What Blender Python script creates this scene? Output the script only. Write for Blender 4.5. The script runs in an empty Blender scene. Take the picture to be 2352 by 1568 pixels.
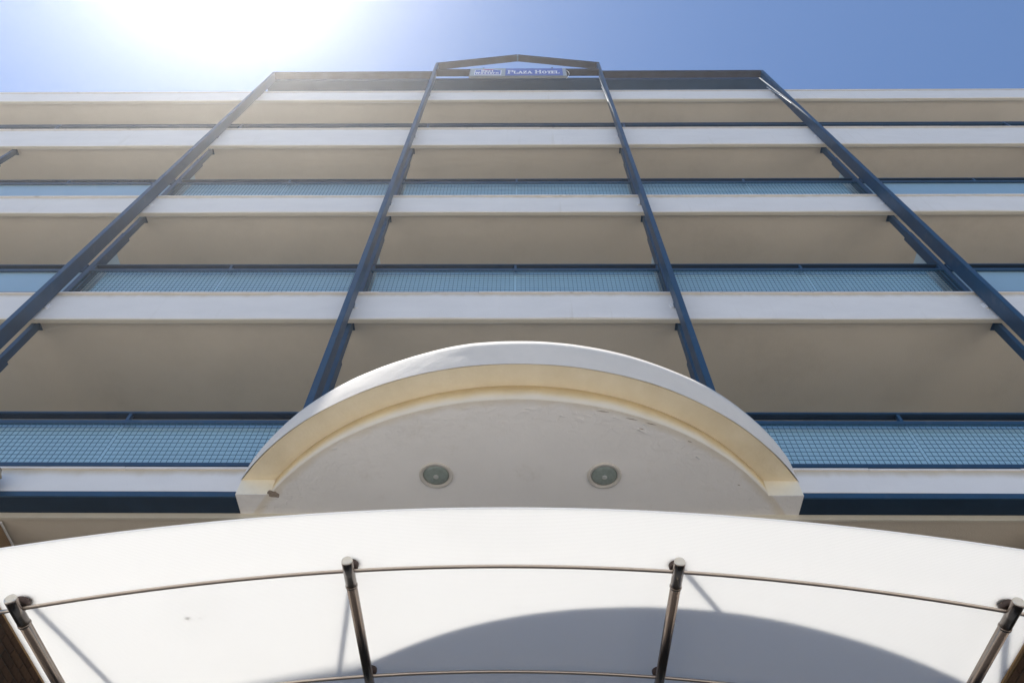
import bpy, math, random
from math import sin, cos, pi, radians, sqrt
from mathutils import Vector, Matrix

random.seed(7)
scn = bpy.context.scene
COL = scn.collection
EYE = 1.5            # eye height: every z below is measured from the eye and lifted by this

# ------------------------------------------------------------------ camera
cam_d = bpy.data.cameras.new('camera')
cam = bpy.data.objects.new('camera', cam_d)
COL.objects.link(cam)
cam_d.sensor_fit = 'HORIZONTAL'
cam_d.sensor_width = 36.0
cam_d.lens = 36.0 * 1740 / 2352
cam_d.clip_start = 0.05
cam_d.clip_end = 6000
p_, y_, r_ = radians(56.604), radians(1.226), radians(-1.034)
F = Vector((0, cos(p_), sin(p_))); U = Vector((0, -sin(p_), cos(p_))); R = Vector((1, 0, 0))
M = Matrix.Rotation(y_, 3, 'Z')
F, U, R = M @ F, M @ U, M @ R
U, R = cos(r_) * U + sin(r_) * R, cos(r_) * R - sin(r_) * U
cam.matrix_world = Matrix(((R.x, U.x, -F.x, 0), (R.y, U.y, -F.y, 0), (R.z, U.z, -F.z, EYE), (0, 0, 0, 1)))
scn.camera = cam

# ------------------------------------------------------------------ light
SUN = Vector((-0.34, 0.0485, 1.0)).normalized()
w = bpy.data.worlds.new('World'); scn.world = w; w.use_nodes = True
nt = w.node_tree; nt.nodes.clear()
sky = nt.nodes.new('ShaderNodeTexSky'); sky.sky_type = 'NISHITA'
sky.sun_disc = False
sky.sun_elevation = math.asin(SUN.z)
sky.sun_rotation = math.atan2(SUN.x, SUN.y)
sky.altitude = 0; sky.air_density = 1.0; sky.dust_density = 0.1; sky.ozone_density = 5.5
bg = nt.nodes.new('ShaderNodeBackground'); bg.inputs['Strength'].default_value = 0.118
out = nt.nodes.new('ShaderNodeOutputWorld')
nt.links.new(sky.outputs[0], bg.inputs[0]); nt.links.new(bg.outputs[0], out.inputs[0])
sl = bpy.data.lights.new('sun', 'SUN'); sl.energy = 4.5; sl.angle = radians(0.53); sl.color = (1.0, 0.95, 0.88)
so = bpy.data.objects.new('sun', sl); COL.objects.link(so)
so.rotation_euler = SUN.to_track_quat('Z', 'Y').to_euler(); so.location = (0, 0, 60)
scn.view_settings.view_transform = 'Standard'; scn.view_settings.look = 'None'
scn.view_settings.gamma = 1.0; scn.view_settings.use_curve_mapping = False
scn.view_settings.exposure = 0.57
scn.cycles.max_bounces = 10; scn.cycles.diffuse_bounces = 6

# ------------------------------------------------------------------ materials
def mat(name, base, rough=0.7, var=0.06, scale=3.0, bump=0.0, bscale=60.0, metal=0.0, spec=0.4, tint=None, stretch=(1, 1, 1)):
    m = bpy.data.materials.new(name); m.use_nodes = True
    n = m.node_tree.nodes; l = m.node_tree.links; b = n['Principled BSDF']
    b.inputs['Roughness'].default_value = rough; b.inputs['Metallic'].default_value = metal
    b.inputs['Specular IOR Level'].default_value = spec
    tc = n.new('ShaderNodeTexCoord'); mp = n.new('ShaderNodeMapping'); mp.inputs['Scale'].default_value = stretch
    l.new(tc.outputs['Object'], mp.inputs[0])
    no = n.new('ShaderNodeTexNoise'); no.inputs['Scale'].default_value = scale; no.inputs['Detail'].default_value = 7
    no.inputs['Roughness'].default_value = 0.62
    l.new(mp.outputs[0], no.inputs['Vector'])
    cr = n.new('ShaderNodeValToRGB'); e = cr.color_ramp.elements
    t = tint or base
    e[0].position = 0.3; e[0].color = (t[0] * (1 - var), t[1] * (1 - var), t[2] * (1 - var), 1)
    e[1].position = 0.7; e[1].color = (base[0] * (1 + var * .6), base[1] * (1 + var * .6), base[2] * (1 + var * .6), 1)
    l.new(no.outputs['Fac'], cr.inputs[0]); l.new(cr.outputs[0], b.inputs['Base Color'])
    if bump:
        nb = n.new('ShaderNodeTexNoise'); nb.inputs['Scale'].default_value = bscale; nb.inputs['Detail'].default_value = 5
        l.new(tc.outputs['Object'], nb.inputs['Vector'])
        bp = n.new('ShaderNodeBump'); bp.inputs['Strength'].default_value = bump; bp.inputs['Distance'].default_value = 0.01
        l.new(nb.outputs['Fac'], bp.inputs['Height']); l.new(bp.outputs[0], b.inputs['Normal'])
    return m, n, l, b, tc, cr

def mix_in(m4, col, fac_socket):
    """lay a second colour over the base colour where fac_socket is 1"""
    m, n, l, b, tc, cr = m4
    mx = n.new('ShaderNodeMix'); mx.data_type = 'RGBA'
    src = b.inputs['Base Color'].links[0].from_socket
    l.new(src, mx.inputs['A']); mx.inputs['B'].default_value = (*col, 1)
    l.new(fac_socket, mx.inputs['Factor']); l.new(mx.outputs['Result'], b.inputs['Base Color'])

def math_node(n, l, op, a, b=None, clamp=False):
    q = n.new('ShaderNodeMath'); q.operation = op; q.use_clamp = clamp
    for i, v in enumerate((a, b)):
        if v is None: continue
        if isinstance(v, (int, float)): q.inputs[i].default_value = v
        else: l.new(v, q.inputs[i])
    return q.outputs[0]

def ramp_node(n, l, v, a, b_):
    q = n.new('ShaderNodeMapRange'); q.interpolation_type = 'SMOOTHSTEP'
    q.inputs['From Min'].default_value = a; q.inputs['From Max'].default_value = b_
    l.new(v, q.inputs['Value']); return q.outputs[0]

# white painted fascia: dirt washed down from the coping (local z = 0 at the top edge), faint drips
f4 = mat('white_fascia_paint', (0.76, 0.745, 0.725), 0.75, 0.05, 1.3, 0.25, 45, stretch=(1, 1, 2.5))
m, n, l, b, tc, cr = f4
sx = n.new('ShaderNodeSeparateXYZ'); l.new(tc.outputs['Object'], sx.inputs[0])
dn = n.new('ShaderNodeTexNoise'); dn.inputs['Scale'].default_value = 5; dn.inputs['Detail'].default_value = 6
dm = n.new('ShaderNodeMapping'); dm.inputs['Scale'].default_value = (1, 1, 0.15)
l.new(tc.outputs['Object'], dm.inputs[0]); l.new(dm.outputs[0], dn.inputs['Vector'])
dz = math_node(n, l, 'ADD', sx.outputs['Z'], math_node(n, l, 'MULTIPLY', dn.outputs['Fac'], 0.10))
mix_in(f4, (0.50, 0.42, 0.30), math_node(n, l, 'MULTIPLY', ramp_node(n, l, dz, -0.075, 0.03), 0.8))
dn2 = n.new('ShaderNodeTexNoise'); dn2.inputs['Scale'].default_value = 9; dn2.inputs['Detail'].default_value = 4
dm2 = n.new('ShaderNodeMapping'); dm2.inputs['Scale'].default_value = (1, 1, 0.05)
l.new(tc.outputs['Object'], dm2.inputs[0]); l.new(dm2.outputs[0], dn2.inputs['Vector'])
mix_in(f4, (0.60, 0.57, 0.50), math_node(n, l, 'MULTIPLY', ramp_node(n, l, dn2.outputs['Fac'], 0.60, 0.75), 0.35))
M_FASCIA = f4[0]

s4 = mat('beige_soffit_paint', (0.62, 0.555, 0.46), 0.85, 0.09, 0.9, 0.35, 70)
m, n, l, b, tc, cr = s4
q1 = n.new('ShaderNodeTexNoise'); q1.inputs['Scale'].default_value = 0.45; q1.inputs['Detail'].default_value = 9; q1.inputs['Roughness'].default_value = 0.7
l.new(tc.outputs['Object'], q1.inputs['Vector'])
mix_in(s4, (0.42, 0.37, 0.30), math_node(n, l, 'MULTIPLY', ramp_node(n, l, q1.outputs['Fac'], 0.48, 0.72), 0.5))
M_SOFFIT = s4[0]
M_LIP = mat('beige_drip_edge_paint', (0.60, 0.56, 0.47), 0.85, 0.07, 2.0, 0.3, 60)[0]
M_WALL = mat('rear_wall_render', (0.62, 0.58, 0.5), 0.85, 0.06, 1.5, 0.3, 60)[0]

c4 = mat('marble_coping', (0.74, 0.71, 0.68), 0.5, 0.10, 4, 0.1, 30)
m, n, l, b, tc, cr = c4
vo = n.new('ShaderNodeTexNoise'); vo.inputs['Scale'].default_value = 2.2; vo.inputs['Detail'].default_value = 3
l.new(tc.outputs['Object'], vo.inputs['Vector'])
mix_in(c4, (0.33, 0.30, 0.27), math_node(n, l, 'MULTIPLY', ramp_node(n, l, vo.outputs['Fac'], 0.60, 0.70), 0.6))
M_COPING = c4[0]

b4 = mat('blue_steel_paint', (0.009, 0.058, 0.125), 0.42, 0.12, 1.6, 0.06, 25, spec=0.5, tint=(0.016, 0.052, 0.10))
m, n, l, b, tc, cr = b4
q2 = n.new('ShaderNodeTexNoise'); q2.inputs['Scale'].default_value = 7; q2.inputs['Detail'].default_value = 8
l.new(tc.outputs['Object'], q2.inputs['Vector'])
mix_in(b4, (0.07, 0.10, 0.14), math_node(n, l, 'MULTIPLY', ramp_node(n, l, q2.outputs['Fac'], 0.55, 0.75), 0.45))
M_BLUE = b4[0]
M_NAVY = mat('dark_navy_steel', (0.014, 0.036, 0.070), 0.75, 0.2, 2.0, spec=0.12)[0]
M_WIRE = mat('blue_wire', (0.04, 0.14, 0.22), 0.5, 0.15, 9)[0]
M_PANEL = mat('pale_blue_privacy_sheet', (0.40, 0.62, 0.74), 0.32, 0.05, 1.2, 0.04, 8, spec=0.6)[0]
M_FROST = mat('frosted_partition_glass', (0.50, 0.60, 0.62), 0.4, 0.05, 2)[0]
M_STEEL = mat('stainless_steel', (0.30, 0.255, 0.225), 0.24, 0.05, 30, 0.03, 200, metal=1.0)[0]
M_ROD = mat('bright_rod_steel', (0.60, 0.53, 0.47), 0.30, 0.05, 30, metal=1.0)[0]
M_SCRAP = mat('pale_dry_leaf', (0.62, 0.58, 0.48), 0.9, 0.2, 60)[0]
M_CAP = mat('brushed_end_cap', (0.62, 0.60, 0.56), 0.28, 0.10, 40, metal=1.0)[0]
M_RUBBER = mat('dark_rubber_washer', (0.075, 0.05, 0.045), 0.6, 0.1, 20)[0]
M_SCAR = mat('bare_plaster_scar', (0.36, 0.29, 0.23), 0.95, 0.35, 60, 0.8, 140)[0]
M_CHIPWHITE = mat('white_filler', (0.82, 0.82, 0.82), 0.9, 0.05, 30, 0.5, 90)[0]

# porch soffit: peeling white paint near the rim, cream wash beside the cornice (distance from the porch's own centre)
PCX, PCY = -0.022, 6.498
p4 = mat('porch_white_plaster', (0.87, 0.855, 0.835), 0.85, 0.05, 1.1, 0.0)
m, n, l, b, tc, cr = p4
sx = n.new('ShaderNodeSeparateXYZ'); l.new(tc.outputs['Object'], sx.inputs[0])
dx = math_node(n, l, 'SUBTRACT', sx.outputs['X'], PCX); dy = math_node(n, l, 'SUBTRACT', sx.outputs['Y'], PCY)
rr = math_node(n, l, 'SQRT', math_node(n, l, 'ADD', math_node(n, l, 'MULTIPLY', dx, dx), math_node(n, l, 'MULTIPLY', dy, dy)))
wn = n.new('ShaderNodeTexNoise'); wn.inputs['Scale'].default_value = 7; wn.inputs['Detail'].default_value = 9
l.new(tc.outputs['Object'], wn.inputs['Vector'])
rw = math_node(n, l, 'ADD', rr, math_node(n, l, 'MULTIPLY', wn.outputs['Fac'], 0.09))
mix_in(p4, (0.72, 0.63, 0.47), math_node(n, l, 'MULTIPLY', math_node(n, l, 'MULTIPLY', ramp_node(n, l, rw, 2.74, 2.82), math_node(n, l, 'SUBTRACT', 1.0, ramp_node(n, l, rr, 2.79, 2.82))), 0.5))
# peeling relief concentrated towards the rim
pn = n.new('ShaderNodeTexNoise'); pn.inputs['Scale'].default_value = 11; pn.inputs['Detail'].default_value = 10; pn.inputs['Distortion'].default_value = 1.2
l.new(tc.outputs['Object'], pn.inputs['Vector'])
pr = ramp_node(n, l, pn.outputs['Fac'], 0.47, 0.56)
edge = ramp_node(n, l, rr, 2.15, 2.75)
side = ramp_node(n, l, math_node(n, l, 'ABSOLUTE', dx), 1.5, 2.5)
amt = math_node(n, l, 'MULTIPLY', pr, math_node(n, l, 'ADD', math_node(n, l, 'ADD', edge, side), 0.04))
fn = n.new('ShaderNodeTexNoise'); fn.inputs['Scale'].default_value = 55; fn.inputs['Detail'].default_value = 6
l.new(tc.outputs['Object'], fn.inputs['Vector'])
hgt = math_node(n, l, 'ADD', amt, math_node(n, l, 'MULTIPLY', fn.outputs['Fac'], 0.45))
bp = n.new('ShaderNodeBump'); bp.inputs['Strength'].default_value = 0.30; bp.inputs['Distance'].default_value = 0.007
l.new(hgt, bp.inputs['Height']); l.new(bp.outputs[0], b.inputs['Normal'])
crk = n.new('ShaderNodeTexNoise'); crk.inputs['Scale'].default_value = 2.1; crk.inputs['Detail'].default_value = 10; crk.inputs['Roughness'].default_value = .75
l.new(tc.outputs['Object'], crk.inputs['Vector'])
mix_in(p4, (0.60, 0.56, 0.50), math_node(n, l, 'MULTIPLY', ramp_node(n, l, crk.outputs['Fac'], 0.55, 0.75), 0.35))
M_PORCH = p4[0]
M_PORCHRIM = mat('porch_rim_white_plaster', (0.75, 0.70, 0.625), 0.8, 0.08, 1.6, 0.5, 9)[0]
k4 = mat('cream_cornice_paint', (0.86, 0.77, 0.585), 0.8, 0.07, 2.2, 0.3, 40, tint=(0.83, 0.72, 0.51))
M_CREAM = k4[0]
# riser: the cream wash thins out to white towards its lower edge
r4 = mat('cream_riser_paint', (0.74, 0.62, 0.40), 0.8, 0.10, 2.6, 0.35, 30, tint=(0.72, 0.58, 0.36))
m, n, l, b, tc, cr = r4
sx = n.new('ShaderNodeSeparateXYZ'); l.new(tc.outputs['Object'], sx.inputs[0])
rn = n.new('ShaderNodeTexNoise'); rn.inputs['Scale'].default_value = 3.5; rn.inputs['Detail'].default_value = 8
l.new(tc.outputs['Object'], rn.inputs['Vector'])
rz = math_node(n, l, 'ADD', sx.outputs['Z'], math_node(n, l, 'MULTIPLY', rn.outputs['Fac'], 0.10))
mix_in(r4, (0.76, 0.72, 0.64), math_node(n, l, 'SUBTRACT', 1.0, ramp_node(n, l, rz, 4.86, 4.97)))
M_RISER = r4[0]

# translucent multiwall sheet, flutes run across (along x)
def sheet_mat():
    m = bpy.data.materials.new('opal_multiwall_sheet'); m.use_nodes = True
    n = m.node_tree.nodes; l = m.node_tree.links; n.clear()
    o = n.new('ShaderNodeOutputMaterial'); tr = n.new('ShaderNodeBsdfTranslucent'); df = n.new('ShaderNodeBsdfDiffuse')
    gl = n.new('ShaderNodeBsdfGlossy'); gl.inputs['Roughness'].default_value = 0.25
    tc = n.new('ShaderNodeTexCoord')
    wv = n.new('ShaderNodeTexWave'); wv.bands_direction = 'Y'; wv.inputs['Scale'].default_value = 33
    wv.inputs['Distortion'].default_value = 0.0
    l.new(tc.outputs['Object'], wv.inputs[0])
    ns = n.new('ShaderNodeTexNoise'); ns.inputs['Scale'].default_value = 1.6; ns.inputs['Detail'].default_value = 8
    l.new(tc.outputs['Object'], ns.inputs['Vector'])
    dirt = n.new('ShaderNodeTexNoise'); dirt.inputs['Scale'].default_value = 14; dirt.inputs['Detail'].default_value = 3
    l.new(tc.outputs['Object'], dirt.inputs['Vector'])
    v = math_node(n, l, 'ADD', math_node(n, l, 'MULTIPLY', wv.outputs['Fac'], 0.075), 0.862)
    v = math_node(n, l, 'SUBTRACT', v, math_node(n, l, 'MULTIPLY', ramp_node(n, l, dirt.outputs['Fac'], 0.76, 0.82), 0.12))
    v = math_node(n, l, 'SUBTRACT', v, math_node(n, l, 'MULTIPLY', ramp_node(n, l, ns.outputs['Fac'], 0.5, 0.8), 0.015))
    cb = n.new('ShaderNodeCombineColor'); l.new(v, cb.inputs[0]); l.new(v, cb.inputs[1]); l.new(math_node(n, l, 'MULTIPLY', v, 0.985), cb.inputs[2])
    l.new(cb.outputs[0], tr.inputs['Color']); l.new(cb.outputs[0], df.inputs['Color'])
    a = n.new('ShaderNodeMixShader'); a.inputs[0].default_value = 0.31; l.new(tr.outputs[0], a.inputs[1]); l.new(df.outputs[0], a.inputs[2])
    c = n.new('ShaderNodeMixShader'); c.inputs[0].default_value = 0.05; l.new(a.outputs[0], c.inputs[1]); l.new(gl.outputs[0], c.inputs[2])
    bp = n.new('ShaderNodeBump'); bp.inputs['Strength'].default_value = 0.15; bp.inputs['Distance'].default_value = 0.002
    l.new(wv.outputs['Fac'], bp.inputs['Height']); l.new(bp.outputs[0], df.inputs['Normal'])
    l.new(c.outputs[0], o.inputs[0]); return m
M_SHEET = sheet_mat()
M_TAPE = mat('amber_edge_tape', (0.42, 0.27, 0.13), 0.7, 0.2, 30)[0]
M_BROWN = mat('brown_render', (0.27, 0.175, 0.095), 0.9, 0.08, 2, 0.3, 50)[0]
M_BRICKS = [mat('brown_brick', c, 0.9, 0.25, 25, 0.6, 80)[0] for c in ((0.11, 0.060, 0.036), (0.08, 0.046, 0.030), (0.14, 0.078, 0.045))]
M_MORTAR = mat('grey_mortar', (0.10, 0.09, 0.075), 0.95, 0.15, 40, 0.5, 90)[0]
M_GROUND = mat('pale_paving', (0.46, 0.42, 0.365), 0.9, 0.12, 0.4, 0.3, 12)[0]
M_DARKPAVE = mat('dark_reflection_paving', (0.075, 0.062, 0.052), 0.6, 0.25, 3, 0.3, 30)[0]  # kept dark so the canopy tubes reflect little from below
M_ENDCREAM = mat('pale_cream_paint', (0.82, 0.77, 0.64), 0.8, 0.08, 5, 0.3, 40)[0]
M_DULL = mat('weathered_blue_grey_steel', (0.030, 0.036, 0.050), 0.75, 0.35, 3.5, 0.05, 25, spec=0.15, tint=(0.038, 0.036, 0.045))[0]
M_PLAIN = mat('grey_blue_side_sheet', (0.27, 0.42, 0.52), 0.32, 0.06, 0.9, 0.04, 8, spec=0.6)[0]
M_SIGNGREY = mat('sign_light_grey', (0.33, 0.37, 0.39), 0.4, 0.04, 6)[0]
M_SIGNCASE = mat('sign_case_grey', (0.20, 0.22, 0.23), 0.45, 0.06, 6)[0]
M_SIGNBLUE = mat('sign_blue', (0.060, 0.115, 0.42), 0.35, 0.05, 6)[0]
M_SIGNWHITE = mat('sign_white', (0.85, 0.86, 0.88), 0.4, 0.02, 6)[0]
M_SIGNRED = mat('sign_faded_red', (0.42, 0.14, 0.20), 0.5, 0.05, 6)[0]
M_CABLE = mat('white_cable', (0.82, 0.80, 0.77), 0.5, 0.05, 30)[0]
M_LENSRIM = mat('downlight_rim_enamel', (0.62, 0.59, 0.54), 0.45, 0.06, 30)[0]
M_LENS = mat('grey_green_downlight_glass', (0.26, 0.31, 0.285), 0.22, 0.18, 22, 0.15, 40, spec=0.7)[0]
M_REFL = mat('downlight_bowl', (0.7, 0.72, 0.7), 0.3, 0.05, 30, metal=0.6)[0]

# ------------------------------------------------------------------ mesh helpers
class MB:
    def __init__(s): s.v = []; s.f = []
    def add(s, vs, fs):
        k = len(s.v); s.v += [tuple(a) for a in vs]; s.f += [tuple(i + k for i in q) for q in fs]; return s
    def box(s, x0, x1, y0, y1, z0, z1):
        return s.add([(x0, y0, z0), (x1, y0, z0), (x1, y1, z0), (x0, y1, z0), (x0, y0, z1), (x1, y0, z1), (x1, y1, z1), (x0, y1, z1)],
                     [(0, 3, 2, 1), (4, 5, 6, 7), (0, 1, 5, 4), (1, 2, 6, 5), (2, 3, 7, 6), (3, 0, 4, 7)])
    def prism(s, pts, z0, z1):          # pts counter-clockwise in xy
        k = len(pts)
        return s.add([(x, y, z0) for x, y in pts] + [(x, y, z1) for x, y in pts],
                     [tuple(range(k - 1, -1, -1)), tuple(range(k, 2 * k))] + [(i, (i + 1) % k, k + (i + 1) % k, k + i) for i in range(k)])
    def tube(s, path, r, n=14, caps=True):
        path = [Vector(p) for p in path]; k0 = len(s.v); m = len(path)
        up = Vector((0, 0, 1))
        for i, p in enumerate(path):
            d = (path[min(i + 1, m - 1)] - path[max(i - 1, 0)]).normalized()
            a = d.cross(up) if abs(d.z) < .99 else d.cross(Vector((1, 0, 0)))
            a.normalize(); b = d.cross(a)
            rr = r[i] if isinstance(r, (list, tuple)) else r
            for j in range(n):
                t = 2 * pi * j / n; s.v.append(tuple(p + a * cos(t) * rr + b * sin(t) * rr))
        for i in range(m - 1):
            for j in range(n):
                s.f.append((k0 + i * n + j, k0 + i * n + (j + 1) % n, k0 + (i + 1) * n + (j + 1) % n, k0 + (i + 1) * n + j))
        if caps:
            s.f.append(tuple(k0 + j for j in range(n - 1, -1, -1))); s.f.append(tuple(k0 + (m - 1) * n + j for j in range(n)))
        return s
    def build(s, name, m, parent=None, loc=(0, 0, 0), smooth=False, bevel=0):
        me = bpy.data.meshes.new(name)
        me.from_pydata([(a - loc[0], b_ - loc[1], c - loc[2]) for a, b_, c in s.v], [], s.f)
        me.materials.append(m); me.validate(); me.update()
        import bmesh
        bm = bmesh.new(); bm.from_mesh(me); bmesh.ops.recalc_face_normals(bm, faces=bm.faces)
        if bevel:
            bmesh.ops.bevel(bm, geom=list(bm.edges), offset=bevel, segments=2, affect='EDGES', clamp_overlap=True)
        bm.to_mesh(me); bm.free()
        if smooth:
            me.polygons.foreach_set('use_smooth', [len(p.vertices) == 4 for p in me.polygons])
        o = bpy.data.objects.new(name, me); COL.objects.link(o)
        o.location = loc if parent else (loc[0], loc[1], loc[2] + EYE)
        if parent: put(o, parent, loc)
        return o

def wloc(o):
    v = Vector(o.location)
    while o.parent: o = o.parent; v += Vector(o.location)
    return v

def put(o, parent, loc):
    """parent o to an unrotated parent, keeping o at loc (eye-relative)"""
    o.parent = parent
    o.location = Vector((loc[0], loc[1], loc[2] + EYE)) - wloc(parent)

def box(name, m, parent, x0, x1, y0, y1, z0, z1, bevel=0, loc=None):
    L = loc or ((x0 + x1) / 2, (y0 + y1) / 2, (z0 + z1) / 2)
    return MB().box(x0, x1, y0, y1, z0, z1).build(name, m, parent, L, bevel=bevel)

def tag(o, label=None, cat=None, group=None, kind=None):
    if label: o['label'] = label
    if cat: o['category'] = cat
    if group: o['group'] = group
    if kind: o['kind'] = kind
    return o

def thing(name, label, cat, loc, group=None):
    o = bpy.data.objects.new(name, None); COL.objects.link(o)
    o.empty_display_size = 0.2
    o.location = (loc[0], loc[1], loc[2] + EYE); tag(o, label, cat, group, 'thing'); return o

def copy_part(o, parent, dx=0, dy=0, dz=0):
    c = o.copy(); COL.objects.link(c); c.parent = parent
    c.location = Vector(o.location) + Vector((dx, dy, dz)); return c

# ------------------------------------------------------------------ ground
g = MB().box(-400, 400, -400, 400, -EYE - 0.5, -EYE).build('ground', M_GROUND); tag(g, 'pale paved ground in front of the hotel', kind='structure')

ef = MB().box(-4.9, 4.9, -2.2, 8.39, -EYE + .004, -EYE + .012).build('dark_reflection_floor', M_DARKPAVE); tag(ef, 'unseen dark brown paving added to dim reflections and bounce at the entrance', kind='structure')  # unseen slab added to darken tube reflections and bounce under the canopy

# ------------------------------------------------------------------ hotel
Y0 = 4.8
XL, XR = -15.6, 15.5
hotel = thing('hotel_building', 'white hotel facade with five tiers of long beige-bottomed balconies', 'building', (0, 6.9, -EYE))
LV = [(5.161, 4.858), (8.411, 7.794), (11.581, 10.953), (15.059, 14.086), (17.765, 17.105)]
LIP = 0.07

def wavy_fascia(zt, zb, seed):
    """long upstand beam with slightly hand-finished edges"""
    rnd = random.Random(seed); mb = MB(); N = 150; rows = []
    ph = [rnd.uniform(0, 6.28) for _ in range(6)]
    for i in range(N + 1):
        x = XL + (XR - XL) * i / N
        wv = 0.004 * sin(x * 1.1 + ph[0]) + 0.003 * sin(x * 2.9 + ph[1]) + rnd.uniform(-.0015, .0015)
        wy = 0.004 * sin(x * 0.7 + ph[2]) + 0.002 * sin(x * 3.3 + ph[3])
        wl = 0.006 * sin(x * 1.7 + ph[4]) + rnd.uniform(-.002, .002)
        rows.append([(x, Y0 + wy, zt), (x, Y0 + wy, zb + .006 + wv), (x, Y0 + .006 + wy, zb + wv), (x, Y0 + LIP + wl, zb + wv), (x, Y0 + LIP + wl, zt)])
    vs = [p for r in rows for p in r]; fs = []
    for i in range(N):
        for j in range(5):
            a = i * 5 + j; b_ = i * 5 + (j + 1) % 5
            fs.append((a, b_, b_ + 5, a + 5))
    fs += [(4, 3, 2, 1, 0), tuple(N * 5 + j for j in range(5))]
    return mb.add(vs, fs)

for i, (zt, zb) in enumerate(LV):
    sl_ = box('balcony_slab', M_SOFFIT, hotel, XL, XR, Y0 + LIP - .001, 6.9, zb + 0.05, zt - 0.03)
    fa = wavy_fascia(zt - 0.024, zb, i).build('fascia', M_FASCIA, sl_, (0, Y0, zt))
    # underside of the fascia painted like the soffit
    lp = box('drip_edge', M_LIP, sl_, XL, XR, Y0 + 0.012, Y0 + LIP - .008, zb - 0.013, zb + 0.01)
    rnd = random.Random(40 + i)
    if i < 4:
        # marble coping stones laid end to end
        x = XL
        while x < XR:
            wd = min(rnd.uniform(1.25, 1.45), XR - x)
            oy = rnd.uniform(-.003, .003); oz = rnd.uniform(0, .003)
            c = box('coping_stone', M_COPING, hotel, x + .0015, x + wd - .0015, Y0 - 0.016 + oy, Y0 + 0.30, zt - 0.024, zt + oz, bevel=.003, loc=(0, Y0, zt))
            x += wd
    else:
        box('coping_strip', M_COPING, hotel, XL, XR, Y0 - 0.012, Y0 + 0.35, zt - 0.02, zt + .006, loc=(0, Y0, zt))
box('rear_wall', M_WALL, hotel, XL, XR, 6.9, 7.2, LV[0][0], 17.2)
box('roof', M_WALL, hotel, XL, XR, 5.15, 18, 17.2, 17.5)
for k in range(4):      # rear glazing behind each balcony
    z0 = LV[k][0]
    for xc in (-11.7, -7.8, -4.0, -0.05, 3.9, 7.8, 11.6):
        fr = box('balcony_door', M_NAVY, hotel, xc - 1.2, xc + 1.2, 6.84, 6.898, z0 + .02, z0 + 2.15)
        box('door_pane', M_PANEL, fr, xc - 1.1, xc + 1.1, 6.83, 6.838, z0 + .12, z0 + 2.05)

# blue edge beam below the first slab, butting against the porch block
for a, b_ in ((XL, -2.515), (2.471, XR)):
    e = box('edge_beam', M_BLUE, hotel, a, b_, Y0 - 0.004, Y0 + 0.012, 4.797, 4.857)
    box('beam_flange', M_NAVY, e, a, b_, Y0 + 0.0125, Y0 + 0.195, 4.797, 4.806)
    box('beam_web', M_NAVY, e, a, b_, Y0 + 0.196, Y0 + 0.206, 4.80, 4.90)

# ceiling of the entrance recess
box('entrance_ceiling', M_SOFFIT, hotel, XL, XR, Y0 + 0.24, 8.4, 4.76, 4.89)
box('ceiling_trim', M_LIP, hotel, XL, XR, Y0 + 0.21, Y0 + 0.236, 4.745, 4.90)
box('entrance_back_wall', M_WALL, hotel, XL, XR, 8.4, 8.6, -EYE, 4.9)

# posts between the balconies, partition panels, railings
PX = [-13.6, -9.76, -5.96, -2.09, 1.93, 5.765, 9.72, 13.5]
proto_post = None
for i in range(3):
    z0 = LV[i][0]; z1 = LV[i + 1][1] + 0.05
    for x in PX:
        if i == 0 and -2.6 < x < 2.6: pass
        po = MB().box(x - .03, x + .03, Y0 + LIP + .012, Y0 + .175, z0, z1).box(x - .034, x + .034, Y0 + LIP + .004, Y0 + .205, z0, z0 + 1.95)
        po.box(x - .05, x + .05, Y0 + LIP + .006, Y0 + .20, z1 - .012, z1 - .001)
        po.build('balcony_post', M_BLUE, hotel, (x, Y0 + .1, z0))
        box('partition_panel', M_FROST, hotel, x - .012, x + .012, Y0 + .215, 6.85, z0 + .02, z0 + 1.55, loc=(x, 5.8, z0))

def wire_grid(x0, x1, z0, z1, y, r=0.0021, step=0.0565):
    mb = MB(); nx = int((x1 - x0) / step); nz = int(round((z1 - z0) / 0.0565))
    for k in range(nx + 1):
        x = x0 + (x1 - x0) * k / nx; mb.box(x - r, x + r, y - r, y + r, z0, z1)
    for k in range(nz + 1):
        z = z0 + (z1 - z0) * k / nz; mb.box(x0, x1, y + r, y + 3 * r, z - r, z + r)
    return mb

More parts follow.
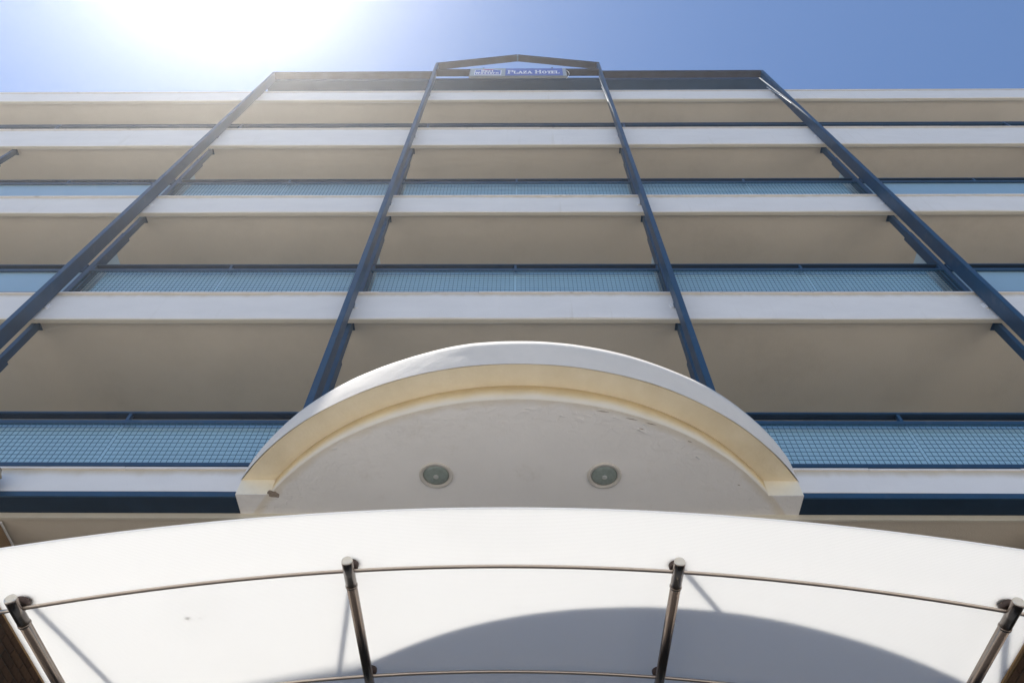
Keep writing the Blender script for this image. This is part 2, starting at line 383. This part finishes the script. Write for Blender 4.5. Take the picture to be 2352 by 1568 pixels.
YR = Y0 + 0.065
joints = [-11.7, -7.85, -4.0, -0.075, 3.82, 7.75, 11.6]
for i in range(4):
    z0 = LV[i][0]
    for k in range(len(PX) - 1):
        a, b_ = PX[k] + .045, PX[k + 1] - .045
        j = joints[k]
        rl = bpy.data.objects.new('balcony_railing', None); COL.objects.link(rl); put(rl, hotel, ((a + b_) / 2, YR, z0))
        if i == 3:      # top tier: low rail on short stubs
            a, b_ = PX[k] + .001, PX[k + 1] - .001
            h = 0.54
            MB().box(a, b_, YR, YR + .085, z0 + h - .022, z0 + h).box(a, b_, YR + .02, YR + .03, z0 + h - .03, z0 + h - .022).build('handrail', M_BLUE, rl, ((a + b_) / 2, YR, z0 + h))
            box('underside_strip', M_NAVY, rl, a, b_, YR + .004, YR + .081, z0 + h - .026, z0 + h - .0225)
            box('frame_bar', M_BLUE, rl, a, b_, YR + .0, YR + .03, z0 + h - .12, z0 + h - .085)
            box('stub', M_BLUE, rl, a + .16, a + .20, YR - .006, YR + .03, z0, z0 + h - .03)
            continue
        h = 0.915
        hr = box('handrail', M_BLUE, rl, a, b_, YR, YR + .088, z0 + h - .022, z0 + h, bevel=.003)
        un = MB()
        for q in range(3): un.box(a, b_, YR + .006 + q * .027, YR + .026 + q * .027, z0 + h - .032, z0 + h - .0225)
        un.build('underside_rib', M_NAVY, rl, ((a + b_) / 2, YR, z0 + h))
        for xx in (a + .02, j, b_ - .02):
            box('rail_bracket', M_BLUE, rl, xx - .016, xx + .016, YR + .004, YR + .05, z0 + .776, z0 + h - .033)
        for xx in (a + .02, b_ - .02):
            box('baluster', M_BLUE, rl, xx - .006, xx + .006, YR + .030, YR + .062, z0, z0 + .775)
        box('frame_bar', M_BLUE, rl, a, b_, YR - .004, YR + .026, z0 + .722, z0 + .775, bevel=.002)
        box('bottom_bar', M_BLUE, rl, a, b_, YR - .004, YR + .026, z0 + .098, z0 + .145, bevel=.002)
        plain = (i > 0 and (PX[k] < -6.5 or PX[k] > 5.5)) or k in (0, 6)
        if not plain:
            wire_grid(a + .01, j - .02, z0 + .147, z0 + .72, YR + .002).build('wire_mesh', M_WIRE, rl, (a, YR, z0))
            wire_grid(j + .02, b_ - .01, z0 + .147, z0 + .72, YR + .002).build('wire_mesh', M_WIRE, rl, (j, YR, z0))
            la, lb = (.06 if abs(PX[k]) < 3 else .19), (.06 if abs(PX[k + 1]) < 3 else .19)
            box('privacy_sheet', M_PANEL, rl, a + la, b_ - lb, YR + .075, YR + .079, z0 + .03, z0 + .86)
        else:
            box('privacy_sheet', M_PLAIN, rl, a, b_, YR + .03, YR + .034, z0 + .03, z0 + .76)

# ------------------------------------------------------------------ blue steel frame in front of the facade
frame = thing('steel_frame', 'tall dark blue steel frame of four columns with a gabled top before the hotel', 'steel frame', (0, 4.67, -EYE))
YC0, YC1 = 4.60, 4.75
cols = [(-5.990, -5.918, -EYE, 18.79, 4.782), (-2.128, -2.055, 5.318, 19.60, 4.75), (1.879, 1.951, 5.318, 19.60, 4.75), (5.724, 5.800, -EYE, 18.79, 4.784)]
for x0, x1, z0, z1, yb in cols:
    c = box('column', M_BLUE, frame, x0, x1, YC0, yb, z0, z1, bevel=.004, loc=((x0 + x1) / 2, 4.67, z0))
    for (zt, zb) in LV[1:]:
        zm = zb + 0.45 * (zt - zb)
        box('fixing_plate', M_BLUE, c, x0 + .01, x1 - .01, yb + .0005, Y0 - .006, zm - .05, zm + .05)
        xs = x1 + .015 if x0 < 0 else x0 - .015
        rnd = random.Random(int(zm * 10)); pts = []
        for q in range(8):
            t = 2 * pi * q / 8; rr_ = rnd.uniform(.018, .042); pts.append((xs + rr_ * cos(t) * .8, zm + rr_ * sin(t) * 1.6))
        me = MB().add([(a, Y0 - .0105, b_) for a, b_ in pts] + [(a, Y0 + .004, b_) for a, b_ in pts],
                      [tuple(range(8)), tuple(range(15, 7, -1))] + [(q, (q + 1) % 8, 8 + (q + 1) % 8, 8 + q) for q in range(8)])
        me.build('filler_patch', M_CHIPWHITE, c, (xs, Y0, zm))
for x0, x1 in ((-5.9175, -2.1285), (1.9515, 5.7235)):
    box('top_beam', M_DULL, frame, x0, x1, YC0, YC1, 18.67, 18.79, bevel=.003)
box('top_beam', M_DULL, frame, -2.055, 1.879, YC0, YC1, 18.885, 18.99, bevel=.003)
bb = box('rear_beam', M_BLUE, frame, -6.16, 5.99, 4.787, 5.03, 18.675, 18.87)
box('beam_soffit', M_NAVY, bb, -6.155, 5.985, 4.789, 5.028, 18.671, 18.6745)
# gable bars
ax, az = -0.088, 20.36
def gable(xa, za, xb, zb, t=0.13):
    return MB().add([(xa, YC0, za), (xb, YC0, zb), (xb, YC0, zb + t), (xa, YC0, za + t), (xa, YC1, za), (xb, YC1, zb), (xb, YC1, zb + t), (xa, YC1, za + t)],
                    [(0, 1, 2, 3), (7, 6, 5, 4), (4, 5, 1, 0), (3, 2, 6, 7), (0, 3, 7, 4), (1, 5, 6, 2)])
gable(-2.12, 19.50, ax - .003, az).build('gable_bar', M_DULL, frame, (-1.1, 4.67, 19.9), bevel=.003)
gable(ax + .003, az, 1.94, 19.50).build('gable_bar', M_DULL, frame, (0.9, 4.67, 19.9), bevel=.003)
box('gable_joint', M_BLUE, frame, ax - .02, ax + .02, YC0 - .003, YC1 + .003, az - .012, az + .125)
# white cables running down two column flanks
def cable(name, pts, r, label):
    o = MB().tube(pts, r, 8).build(name, M_CABLE, None, (0, 4.7, pts[0][2])); tag(o, label, 'cable', None, 'thing'); return o
cable('white_cable', [(5.7170, 4.80, 18.02), (5.7170, 4.77, 17.7), (5.7170, 4.70, 17.0), (5.7170, 4.65, 16.2)], .006,
      'thin white cable slanting down the blue column at the far right of the gabled frame')
cable('white_cable', [(1.8725, 4.77, 17.98), (1.8725, 4.74, 17.6), (1.8725, 4.70, 17.0), (1.8725, 4.66, 16.4)], .005,
      'thin white cable on the blue column just below the right end of the gable')

# ------------------------------------------------------------------ roof sign
sign = thing('hotel_sign', 'long flat hotel name sign with a blue lettered panel under the gable', 'sign', (-0.07, 4.55, 17.87))
SX0, SX1, SZ0, SZ1, SY = -1.203, 1.068, 17.88, 18.617, 4.50
box('sign_box', M_SIGNCASE, sign, SX0, SX1, SY, 4.545, SZ0, SZ1, bevel=.006)
SW = SX1 - SX0; SH = SZ1 - SZ0
def sx_(u): return SX0 + u * SW
def sz_(v): return SZ0 + v * SH
box('logo_panel', M_SIGNGREY, sign, sx_(.012), sx_(.368), SY - .006, SY - .001, sz_(.03), sz_(.975))
box('name_panel', M_SIGNBLUE, sign, sx_(.370), sx_(.958), SY - .006, SY - .001, sz_(.10), sz_(.955))
box('end_panel', M_SIGNGREY, sign, sx_(.960), sx_(.990), SY - .006, SY - .001, sz_(.03), sz_(.975))
def flat(name, m, pts, y0, y1, parent):
    k = len(pts)
    return MB().add([(a, y0, b_) for a, b_ in pts] + [(a, y1, b_) for a, b_ in pts],
                    [tuple(range(k)), tuple(range(2 * k - 1, k - 1, -1))] + [(q, (q + 1) % k, k + (q + 1) % k, k + q) for q in range(k)]).build(name, m, parent, (pts[0][0], y0, pts[0][1]))
def emblem(u0, u1, v0, v1, vt):
    um = (u0 + u1) / 2
    pts = [(u0, v0), (u1, v0), (u1, v1), (u1 - .03, v1)]
    for q in range(1, 8):
        t = q / 8; pts.append((u1 - .03 - (u1 - u0 - .06) * t, v1 + (vt - v1) * sin(pi * t)))
    pts += [(u0 + .03, v1), (u0, v1)]
    return [(sx_(a), sz_(b_)) for a, b_ in pts]
flat('emblem_border', M_SIGNWHITE, emblem(.052, .328, .16, .74, .93), SY - .009, SY - .0065, sign)
flat('emblem_field', M_SIGNBLUE, emblem(.060, .320, .20, .71, .88), SY - .012, SY - .0095, sign)
flat('emblem_crown', M_SIGNRED, [(sx_(a), sz_(b_)) for a, b_ in ((.125, .72), (.255, .72), (.245, .78), (.222, .82), (.205, .80), (.19, .85), (.175, .80), (.158, .82), (.135, .78))], SY - .015, SY - .0125, sign)

def letters(text, x0, x1, z0, h, y, parent, name='letter', bold=1.0, smallcap=None):
    """slab-serif capitals drawn as strokes, one object per letter"""
    G = {'P': (.62, [(0, 0, 0, 1, 1), (0, 1, .45, 1, .5), (.45, 1, .6, .86, .9), (.6, .86, .6, .66, 1), (.6, .66, .45, .5, .9), (.45, .5, 0, .5, .5)], [(0, 0), (0, 1)]),
         'L': (.58, [(0, 0, 0, 1, 1), (0, 0, .55, 0, .5), (.55, 0, .55, .22, .6)], [(0, 1)]),
         'A': (.72, [(0, 0, .34, 1, .55), (.34, 1, .68, 0, 1), (.12, .36, .56, .36, .45)], [(0, 0), (.68, 0)]),
         'Z': (.62, [(0, 1, .55, 1, .5), (.55, 1, 0, 0, 1), (0, 0, .58, 0, .5), (0, 1, 0, .8, .5), (.58, 0, .58, .2, .5)], []),
         'H': (.76, [(0, 0, 0, 1, 1), (.62, 0, .62, 1, 1), (0, .52, .62, .52, .5)], [(0, 0), (0, 1), (.62, 0), (.62, 1)]),
         'O': (.74, [(.0, .3, .0, .7, 1), (0, .7, .2, 1, .7), (.2, 1, .44, 1, .5), (.44, 1, .64, .7, .7), (.64, .7, .64, .3, 1), (.64, .3, .44, 0, .7), (.44, 0, .2, 0, .5), (.2, 0, 0, .3, .7)], []),
         'T': (.64, [(.3, 0, .3, 1, 1), (0, 1, .6, 1, .5), (0, 1, 0, .8, .5), (.6, 1, .6, .8, .5)], [(.3, 0)]),
         'E': (.6, [(0, 0, 0, 1, 1), (0, 1, .5, 1, .5), (0, .5, .4, .5, .5), (0, 0, .54, 0, .5), (.54, 0, .54, .2, .5), (.5, 1, .5, .82, .5)], [(0, 0), (0, 1)]),
         'B': (.62, [(0, 0, 0, 1, 1), (0, 1, .5, .95, .6), (.5, .95, .5, .58, .9), (.5, .58, 0, .52, .5), (.5, .5, .56, .1, .9), (.56, .1, 0, 0, .6)], []),
         'e': (.52, [(0, .05, 0, .6, .9), (0, .65, .42, .65, .6), (.42, .65, .42, .35, .9), (0, .33, .42, .33, .5), (0, 0, .42, .02, .7)], []),
         's': (.46, [(.36, .65, 0, .62, .7), (0, .62, 0, .38, .8), (0, .34, .36, .30, .7), (.36, .3, .36, .03, .8), (0, 0, .36, 0, .7)], []),
         't': (.38, [(.12, 0, .12, .9, 1), (0, .65, .3, .65, .6), (.12, 0, .3, .02, .6)], []),
         'W': (.95, [(0, 1, .2, 0, 1), (.2, 0, .42, .9, .8), (.42, .9, .64, 0, 1), (.64, 0, .84, 1, .8)], []),
         'r': (.38, [(0, 0, 0, .65, 1), (0, .6, .3, .65, .7)], []),
         'n': (.54, [(0, 0, 0, .65, 1), (0, .62, .4, .62, .7), (.4, .62, .4, 0, 1)], []),
         ' ': (.45, [], [])}
    adv = []
    for k, ch in enumerate(text):
        sc = 1.0 if (smallcap is None or k in smallcap) else .76
        adv.append((G[ch][0] + .24) * sc)
    wt = (x1 - x0) / sum(adv); x = x0
    for k, ch in enumerate(text):
        sc = 1.0 if (smallcap is None or k in smallcap) else .76
        mb = MB(); th = .115 * bold
        for q, (a, c, d, e, tw) in enumerate(G[ch][1]):
            P = Vector((a * sc * wt, c * sc * h)); Q = Vector((d * sc * wt, e * sc * h)); dd = (Q - P)
            nn = Vector((-dd.y, dd.x)).normalized(); dn_ = dd.normalized() * th * h * .2
            o1 = nn * (th * h * .5 * tw); y_f = y - .0006 * (q % 3)
            pts = [P - dn_ - o1, Q + dn_ - o1, Q + dn_ + o1, P - dn_ + o1]
            mb.add([(x + v.x, y_f, z0 + v.y) for v in pts] + [(x + v.x, y + .006, z0 + v.y) for v in pts],
                   [(0, 1, 2, 3), (7, 6, 5, 4), (0, 4, 5, 1), (1, 5, 6, 2), (2, 6, 7, 3), (3, 7, 4, 0)])
        for (a, c) in G[ch][2]:
            wd = .15 * h * .5 + .05 * wt; cx_ = x + a * sc * wt; cz_ = z0 + c * sc * h
            mb.box(cx_ - wd, cx_ + wd, y - .0025, y + .006, cz_ - .02 * h, cz_ + .035 * h)
        if mb.v: mb.build(name, M_SIGNWHITE, parent, (x, y, z0))
        x += adv[k] * wt
letters('PLAZA HOTEL', sx_(.405), sx_(.935), sz_(.32), .36 * SH, SY - .012, sign, bold=.9, smallcap=(0, 6))
letters('Best', sx_(.125), sx_(.255), sz_(.52), .19 * SH, SY - .018, sign, bold=1.25)
letters('Western', sx_(.068), sx_(.312), sz_(.27), .20 * SH, SY - .018, sign, bold=1.25)
for xx in (-.9, .75):
    box('sign_bracket', M_DULL, sign, xx - .02, xx + .02, 4.5455, 4.70, 18.56, 18.884)
lw = MB().tube([(sx_(1.0) + .002, 4.53, sz_(.9)), (sx_(1.0) + .045, 4.53, sz_(.75)), (sx_(1.0) + .06, 4.53, sz_(.45)), (sx_(1.0) + .03, 4.53, sz_(.15)), (sx_(1.0) - .02, 4.545, sz_(-.02))], .006, 6)
lw.build('supply_wire', M_CABLE, sign, (sx_(1.0), 4.53, sz_(.5)))

# ------------------------------------------------------------------ semicircular porch roof
porch = thing('porch_roof', 'curved white plaster porch roof with a cream stepped cornice over the entrance', 'porch roof', (-0.022, 4.8, 4.80))
YP = 4.773; ZS, ZL, ZT = 4.80, 4.98, 5.312
def arc(cy, Rr, half, nseg, cx_=-0.022):
    a = math.asin(half / Rr)
    return [(cx_ + Rr * sin(-a + 2 * a * q / nseg), cy - Rr * cos(-a + 2 * a * q / nseg)) for q in range(nseg + 1)]
inner = arc(6.498, 2.78, 2.18, 72)
outer = arc(6.564, 3.068, 2.491, 96)
# soffit drum (inner), reaching down to ZS
pts = inner + [(2.158, YP + .5), (-2.202, YP + .5)]
MB().prism(pts, ZS, ZL + .05).build('soffit_plate', M_PORCH, porch, (0, 0, 0))
# end blocks either side of the drum
for a, b_ in ((-2.513, -2.2025), (2.1585, 2.469)):
    MB().box(a, b_, YP, YP + .5, ZS, ZL + .06).build('end_block', M_PORCH, porch, (0, 0, 0))
# rear part against the facade
MB().box(-2.513, 2.469, YP + .501, 5.75, ZS, ZL + .06).build('rear_block', M_PORCH, porch, (0, 0, 0))
# vertical cream riser around the drum and cream ledge
nS = len(inner)
def ring_strip(inn, off_lo, off_hi, z0, z1, cy, rnd=None):
    return None
mb = MB()
A = [(x + (x + .022) / 2.78 * .003, y + (y - 6.498) / 2.78 * .003) for x, y in inner]
B = [(x + (x + .022) / 2.78 * .0005, y + (y - 6.498) / 2.78 * .0005) for x, y in inner]
k = len(A)
vs = [(x, y, ZS + .004) for x, y in A] + [(x, y, ZL) for x, y in A] + [(x, y, ZS + .004) for x, y in B] + [(x, y, ZL) for x, y in B]
fs = []
for q in range(k - 1):
    fs += [(q, q + 1, k + q + 1, k + q), (2 * k + q, 3 * k + q, 3 * k + q + 1, 2 * k + q + 1), (q, 2 * k + q, 2 * k + q + 1, q + 1), (k + q, k + q + 1, 3 * k + q + 1, 3 * k + q)]
mb.add(vs, fs).build('cornice_riser', M_RISER, porch, (0, 0, 0), smooth=True)
led = arc(6.564, 3.063, 2.486, 96)
MB().prism(led + [(2.464, YP + .3), (-2.508, YP + .3)], ZL + .001, ZL + .03).build('cornice_ledge', M_CREAM, porch, (0, 0, 0))
# rim: hand-plastered vertical face, a little uneven
rnd = random.Random(3); vs = []; fs = []; rows = 6; no_ = len(outer)
for j in range(rows + 1):
    z = ZL - .004 + (ZT - ZL + .004) * j / rows
    for q, (x, y) in enumerate(outer):
        t = q / (no_ - 1)
        d = .004 + .0016 * sin(t * 21 + j * .5) + .0010 * sin(t * 47 + 1.3 * j) + rnd.uniform(-.0005, .0005)
        d -= .034 * max(0.0, min(1.0, (.43 - t) / .16)) * (j / rows) ** 1.6      # plaster leaned back on this side so the sun catches it
        if j == rows: d -= .006
        vs.append((x + (x + .022) / 3.068 * d, y + (y - 6.564) / 3.068 * d, z + (.003 * sin(t * 33) if j == rows else 0)))
for j in range(rows):
    for q in range(no_ - 1):
        a = j * no_ + q; fs.append((a, a + 1, a + no_ + 1, a + no_))
k0 = len(vs)
vs += [(outer[0][0], 5.2, ZT), (outer[-1][0], 5.2, ZT), (outer[0][0], 5.2, ZL - .004), (outer[-1][0], 5.2, ZL - .004)]
fs.append(tuple(range(rows * no_, rows * no_ + no_)) + (k0 + 1, k0))
L0 = [j * no_ for j in range(rows + 1)]; R0 = [j * no_ + no_ - 1 for j in range(rows + 1)]
fs.append(tuple(L0) + (k0, k0 + 2)); fs.append(tuple(reversed(R0)) + (k0 + 3, k0 + 1))
MB().add(vs, fs).build('rim', M_PORCHRIM, porch, (0, 0, 0), smooth=True)
# cream face of the end blocks below the ledge
for a, b_ in ((-2.512, -2.2035), (2.1595, 2.468)):
    MB().box(a + .002, b_ - .002, YP - .003, YP - .0005, ZS + .005, ZL).build('end_face', M_ENDCREAM, porch, (0, 0, 0))
# broken corner showing bare render
rnd = random.Random(11); cx_, cy_ = -2.175, 4.765; pts = []
for q in range(13):
    t = 2 * pi * q / 13; rr_ = rnd.uniform(.028, .062); pts.append((cx_ + rr_ * 1.2 * cos(t), cy_ + rr_ * .9 * sin(t)))
MB().prism(pts, ZS - .0025, ZS + .002).build('broken_corner', M_SCAR, porch, (cx_, cy_, ZS))
# lifted flakes of paint near the right-hand rim
rnd = random.Random(5)
for q in range(12):
    ang = rnd.uniform(.02, .62) if q < 10 else rnd.uniform(-.6, -.1); rad = 2.78 - rnd.uniform(.05, .16)
    fx, fy = -0.022 + rad * sin(ang), 6.498 - rad * cos(ang)
    ln, wd = rnd.uniform(.04, .10), rnd.uniform(.008, .02); ca, sa = cos(ang + rnd.uniform(-.2, .2)), sin(ang)
    P4 = [(fx - ln * ca / 2 + wd * sa, fy - ln * sa / 2 - wd * ca), (fx + ln * ca / 2 + wd * .3 * sa, fy + ln * sa / 2 - wd * .3 * ca), (fx + ln * ca / 2, fy + ln * sa / 2), (fx - ln * ca / 2, fy - ln * sa / 2)]
    zz = [ZS - rnd.uniform(.006, .014), ZS - .008, ZS - .0005, ZS - .0005]
    MB().add([(a, b_, z) for (a, b_), z in zip(P4, zz)] + [(a, b_, z + .0015) for (a, b_), z in zip(P4, zz)],
             [(0, 1, 2, 3), (7, 6, 5, 4), (0, 4, 5, 1), (1, 5, 6, 2), (2, 6, 7, 3), (3, 7, 4, 0)]).build('paint_flake', M_CHIPWHITE, porch, (fx, fy, ZS))

# fissures under the lifted paint
for fx, fy, ln, an in ((0.66, 3.838, .11, .16), (0.90, 3.917, .11, .26), (1.06, 3.966, .10, .33), (0.99, 4.02, .05, .3), (1.40, 4.155, .05, .45), (1.882, 4.645, .03, .4)):
    ca, sa = cos(an), sin(an)
    P5 = [(-ln / 2, 0), (-ln * .1, .0055), (ln / 2, .001), (ln * .1, -.0035)]
    MB().prism([(fx + a * ca - b_ * sa, fy + a * sa + b_ * ca) for a, b_ in reversed(P5)][::-1], ZS - .0012, ZS + .002).build('paint_fissure', M_SCAR, porch, (fx, fy, ZS))

# ------------------------------------------------------------------ recessed downlights
def lathe(mb, cx_, cy_, prof, n=48):
    k0 = len(mb.v); m_ = len(prof)
    for (r, z) in prof:
        for j in range(n):
            t = 2 * pi * j / n; mb.v.append((cx_ + r * cos(t), cy_ + r * sin(t), z))
    for i in range(m_ - 1):
        for j in range(n):
            mb.f.append((k0 + i * n + j, k0 + i * n + (j + 1) % n, k0 + (i + 1) * n + (j + 1) % n, k0 + (i + 1) * n + j))
    return mb
def downlight(x, y, label):
    z = ZS
    t = thing('downlight', label, 'light', (x, y, z), 'round downlights in the porch ceiling')
    lathe(MB(), x, y, [(.142, z - .001), (.147, z - .006), (.144, z - .014), (.128, z - .016), (.122, z - .010), (.114, z - .012), (.110, z - .002), (.142, z - .001)]).build('rim', M_LENSRIM, t, (x, y, z), smooth=True)
    ln = lathe(MB(), x, y, [(.110, z - .002), (.102, z - .011), (.08, z - .018), (.05, z - .023), (.02, z - .0255), (.004, z - .026)])
    k = len(ln.v); ln.v.append((x, y, z - .026))
    for j in range(48): ln.f.append((k - 48 + j, k - 48 + (j + 1) % 48, k))
    ln.build('lens', M_LENS, t, (x, y, z), smooth=True)
    hub = lathe(MB(), x, y, [(.024, z - .0262), (.022, z - .0285), (.001, z - .0295)], 20)
    hub.build('lens_centre', M_REFL, t, (x, y, z), smooth=True)
    return t
downlight(-0.728, 4.536, 'left-hand round glass downlight in the white porch ceiling, above the left inner canopy tube')
downlight(0.715, 4.537, 'right-hand round glass downlight in the white porch ceiling, above the right inner canopy tube')

# ------------------------------------------------------------------ plaster ornament at the far left
orn = thing('plaster_ornament', 'small weathered stone-coloured ornament projecting from the lowest fascia at far left', 'ornament', (-4.75, 4.7, 4.93))
rnd = random.Random(2)
mb = MB(); pr_ = [(-.02, .10), (.0, .13), (.05, .15), (.09, .12), (.12, .135), (.17, .10), (.20, .04)]
lathe(mb, 0, 0, [(r, z) for z, r in pr_], 12)
mb.v = [(-4.755 + a + rnd.uniform(-.012, .012), 4.66 + b_ * .8 + rnd.uniform(-.012, .012), 4.80 + c * 1.15) for a, b_, c in mb.v]
mb.f += [tuple(range(12)), tuple(len(mb.v) - 12 + j for j in range(12))]
mb.build('carved_boss', mat('weathered_stone', (0.42, 0.34, 0.24), .95, .35, 14, .6, 40, tint=(.25, .2, .14))[0], orn, (-4.75, 4.66, 4.9))

# ------------------------------------------------------------------ entrance canopy
can = thing('entrance_canopy', 'bowed white translucent canopy sheet carried on four stainless steel tubes', 'canopy', (-0.03, 4.8, 2.55))
CX = -0.03
def vz(x): return 2.551 - (x - CX) ** 2 / 21.0
# sheet
N = 64; xs = [-2.495 + (2.455 + 2.495) * q / N for q in range(N + 1)]
mb = MB(); vs = []; fs = []
for x in xs:
    z = vz(x) + .045
    vs += [(x, 2.672, z), (x, 4.79, z), (x, 4.79, z + .010), (x, 2.672, z + .010)]
for q in range(N):
    a = q * 4
    for j in range(4): fs.append((a + j, a + (j + 1) % 4, a + 4 + (j + 1) % 4, a + 4 + j))
fs += [(3, 2, 1, 0), tuple(N * 4 + j for j in range(4))]
sh = mb.add(vs, fs).build('roof_sheet', M_SHEET, can, (0, 0, 0))
# bits of leaf lying on the sheet, seen through it as faint smudges
rnd = random.Random(21)
for lx, ly, lr in ((-1.72, 3.33, .014), (-1.66, 3.34, .008), (-0.02, 3.40, .008)):
    pts = [(lx + lr * rnd.uniform(.6, 1.2) * cos(2 * pi * q / 7), ly + lr * rnd.uniform(.5, 1.0) * sin(2 * pi * q / 7)) for q in range(7)]
    lo = MB().prism(pts, vz(lx) + .0565, vz(lx) + .0585).build('leaf_scrap', M_SCRAP, None, (lx, ly, vz(lx) + .057))
    tag(lo, {0: 'larger leaf scrap showing through the canopy sheet between the two left tubes', 1: 'tiny leaf scrap close beside the larger scrap between the two left tubes', 2: 'leaf scrap showing through the canopy sheet midway between the inner tubes'}[[-1.72, -1.66, -0.02].index(lx)], 'leaf scrap', 'leaf scraps on the canopy', 'thing')
for x, s_ in ((-2.495, -1), (2.455, 1)):
    z = vz(x) + .045
    mb = MB().box(min(x, x + s_ * .006), max(x, x + s_ * .006), 2.672, 4.79, z - .006, z + .014)
    mb.build('edge_tape', M_TAPE, can, (x, 3.7, z))
NX = [-2.391, -0.855, 0.778, 2.300]
for x in NX:
    z = vz(x) - .010
    tb = MB().tube([(x, 3.135, z), (x, 4.80, z)], .0268, 24).build('support_tube', M_STEEL, can, (x, 3.9, z), smooth=True)
    MB().tube([(x, 2.945, z), (x, 2.949, z), (x, 3.119, z)], [.0272, .0282, .0282], 28).build('socket', M_STEEL, tb, (x, 3.03, z), smooth=True)
    lathe_pts = [(x, 3.1192, z), (x, 3.124, z), (x, 3.131, z), (x, 3.1348, z)]
    MB().tube(lathe_pts, [.0282, .0308, .0308, .0275], 28).build('collar', M_STEEL, tb, (x, 3.127, z), smooth=True)
    MB().tube([(x, 2.9448, z), (x, 2.941, z), (x, 2.9385, z)], [.0275, .0262, .020], 28).build('end_cap', M_CAP, tb, (x, 2.94, z), smooth=True)
    for yr in (3.03, 3.915, 4.72):
        MB().tube([(x + .001, yr, vz(x) + .016), (x + .001, yr, vz(x) + .030), (x, yr, vz(x) + .0445)], [.034, .038, .038], 24).build('spacer_disc', M_RUBBER, can, (x, yr, vz(x) + .03), smooth=True)
for yr in (3.03, 3.915, 4.72):
    path = [(xq, yr, vz(xq)) for xq in [-2.47 + 4.92 * q / 60 for q in range(61)]]
    MB().tube(path, .0098, 12).build('cross_rod', M_ROD, can, (CX, yr, 2.5), smooth=True)
for x, lean in zip(NX, (0, -.445, .445, 0)):
    z = vz(x) + .055; d = 4.795 - 3.03
    MB().tube([(x, 3.03, z), (x, 3.03, z + .04), (x + lean * .03, 3.06, z + .06), (x + lean * d, 4.795, z + .71 * d)], .0135, 12).build('tie_rod', M_STEEL, can, (x, 3.03, z), smooth=True)
    MB().tube([(x, 3.03, z + .0005), (x, 3.03, z + .02)], .04, 20).build('anchor_plate', M_STEEL, can, (x, 3.03, z + .01))

# ------------------------------------------------------------------ brick side walls of the entrance recess
def side_wall(x, s_, label, yA):
    t = thing('brick_wall', label, 'wall', (x, 6.7, -EYE), 'brick side walls of the entrance recess')
    xb = x - s_ * .012        # mortar plane is behind the brick faces
    lo, hi = sorted((xb, x - s_ * .25))
    box('mortar_bed', M_MORTAR, t, lo, hi, yA, 8.398, -EYE, 4.32)
    lo, hi = sorted((x + s_ * .002, x - s_ * .25))
    box('render_band', M_BROWN, t, lo, hi, yA, 8.398, 4.321, 4.744)
    lo, hi = sorted((x + s_ * .014, x + s_ * .0025))
    box('shadow_bead', M_CHIPWHITE, t, lo, hi, yA, 8.398, 4.728, 4.7435)
    rnd = random.Random(9); protos = []
    for mt in M_BRICKS:
        for v in range(2):
            me = MB().box(-.012, .012, -.105, .105, -.0325, .0325).build('brick', mt, None, (0, 0, 0), bevel=.004)
            protos.append(me.data); COL.objects.unlink(me); bpy.data.objects.remove(me)
    cnt = 0
    for row in range(24):
        z = 4.28 - row * .077
        for c in range(13):
            y = 5.30 + c * .222 + (.111 if row % 2 else 0)
            if y > 8.25 or cnt >= 298: continue
            o = bpy.data.objects.new('brick', rnd.choice(protos)); COL.objects.link(o)
            put(o, t, (x - s_ * .012 + rnd.uniform(-.002, .002), y + rnd.uniform(-.003, .003), z + rnd.uniform(-.0015, .0015))); cnt += 1
    return t
side_wall(-4.675, 1, 'dark brown brick side wall at the left end of the entrance recess', 5.06)
side_wall(4.66, -1, 'dark brown brick side wall at the right end of the entrance recess', 5.06)

# ------------------------------------------------------------------ thin scattering volume imitating the veil of lens glare
hz = MB().box(-405, 405, -405, 405, -EYE - 1.0, 22.2).build('glare_veil', M_CABLE); tag(hz, 'thin scattering volume added to imitate the veil of lens glare', None, None, 'stuff')
hm = bpy.data.materials.new('glare_veil'); hm.use_nodes = True; hn = hm.node_tree; hn.nodes.clear()
ho = hn.nodes.new('ShaderNodeOutputMaterial'); pv = hn.nodes.new('ShaderNodeVolumePrincipled')
pv.inputs['Color'].default_value = (0.97, 0.96, 0.94, 1); pv.inputs['Density'].default_value = 0.0024; pv.inputs['Anisotropy'].default_value = 0.84
hn.links.new(pv.outputs[0], ho.inputs['Volume'])
hz.data.materials.clear(); hz.data.materials.append(hm)
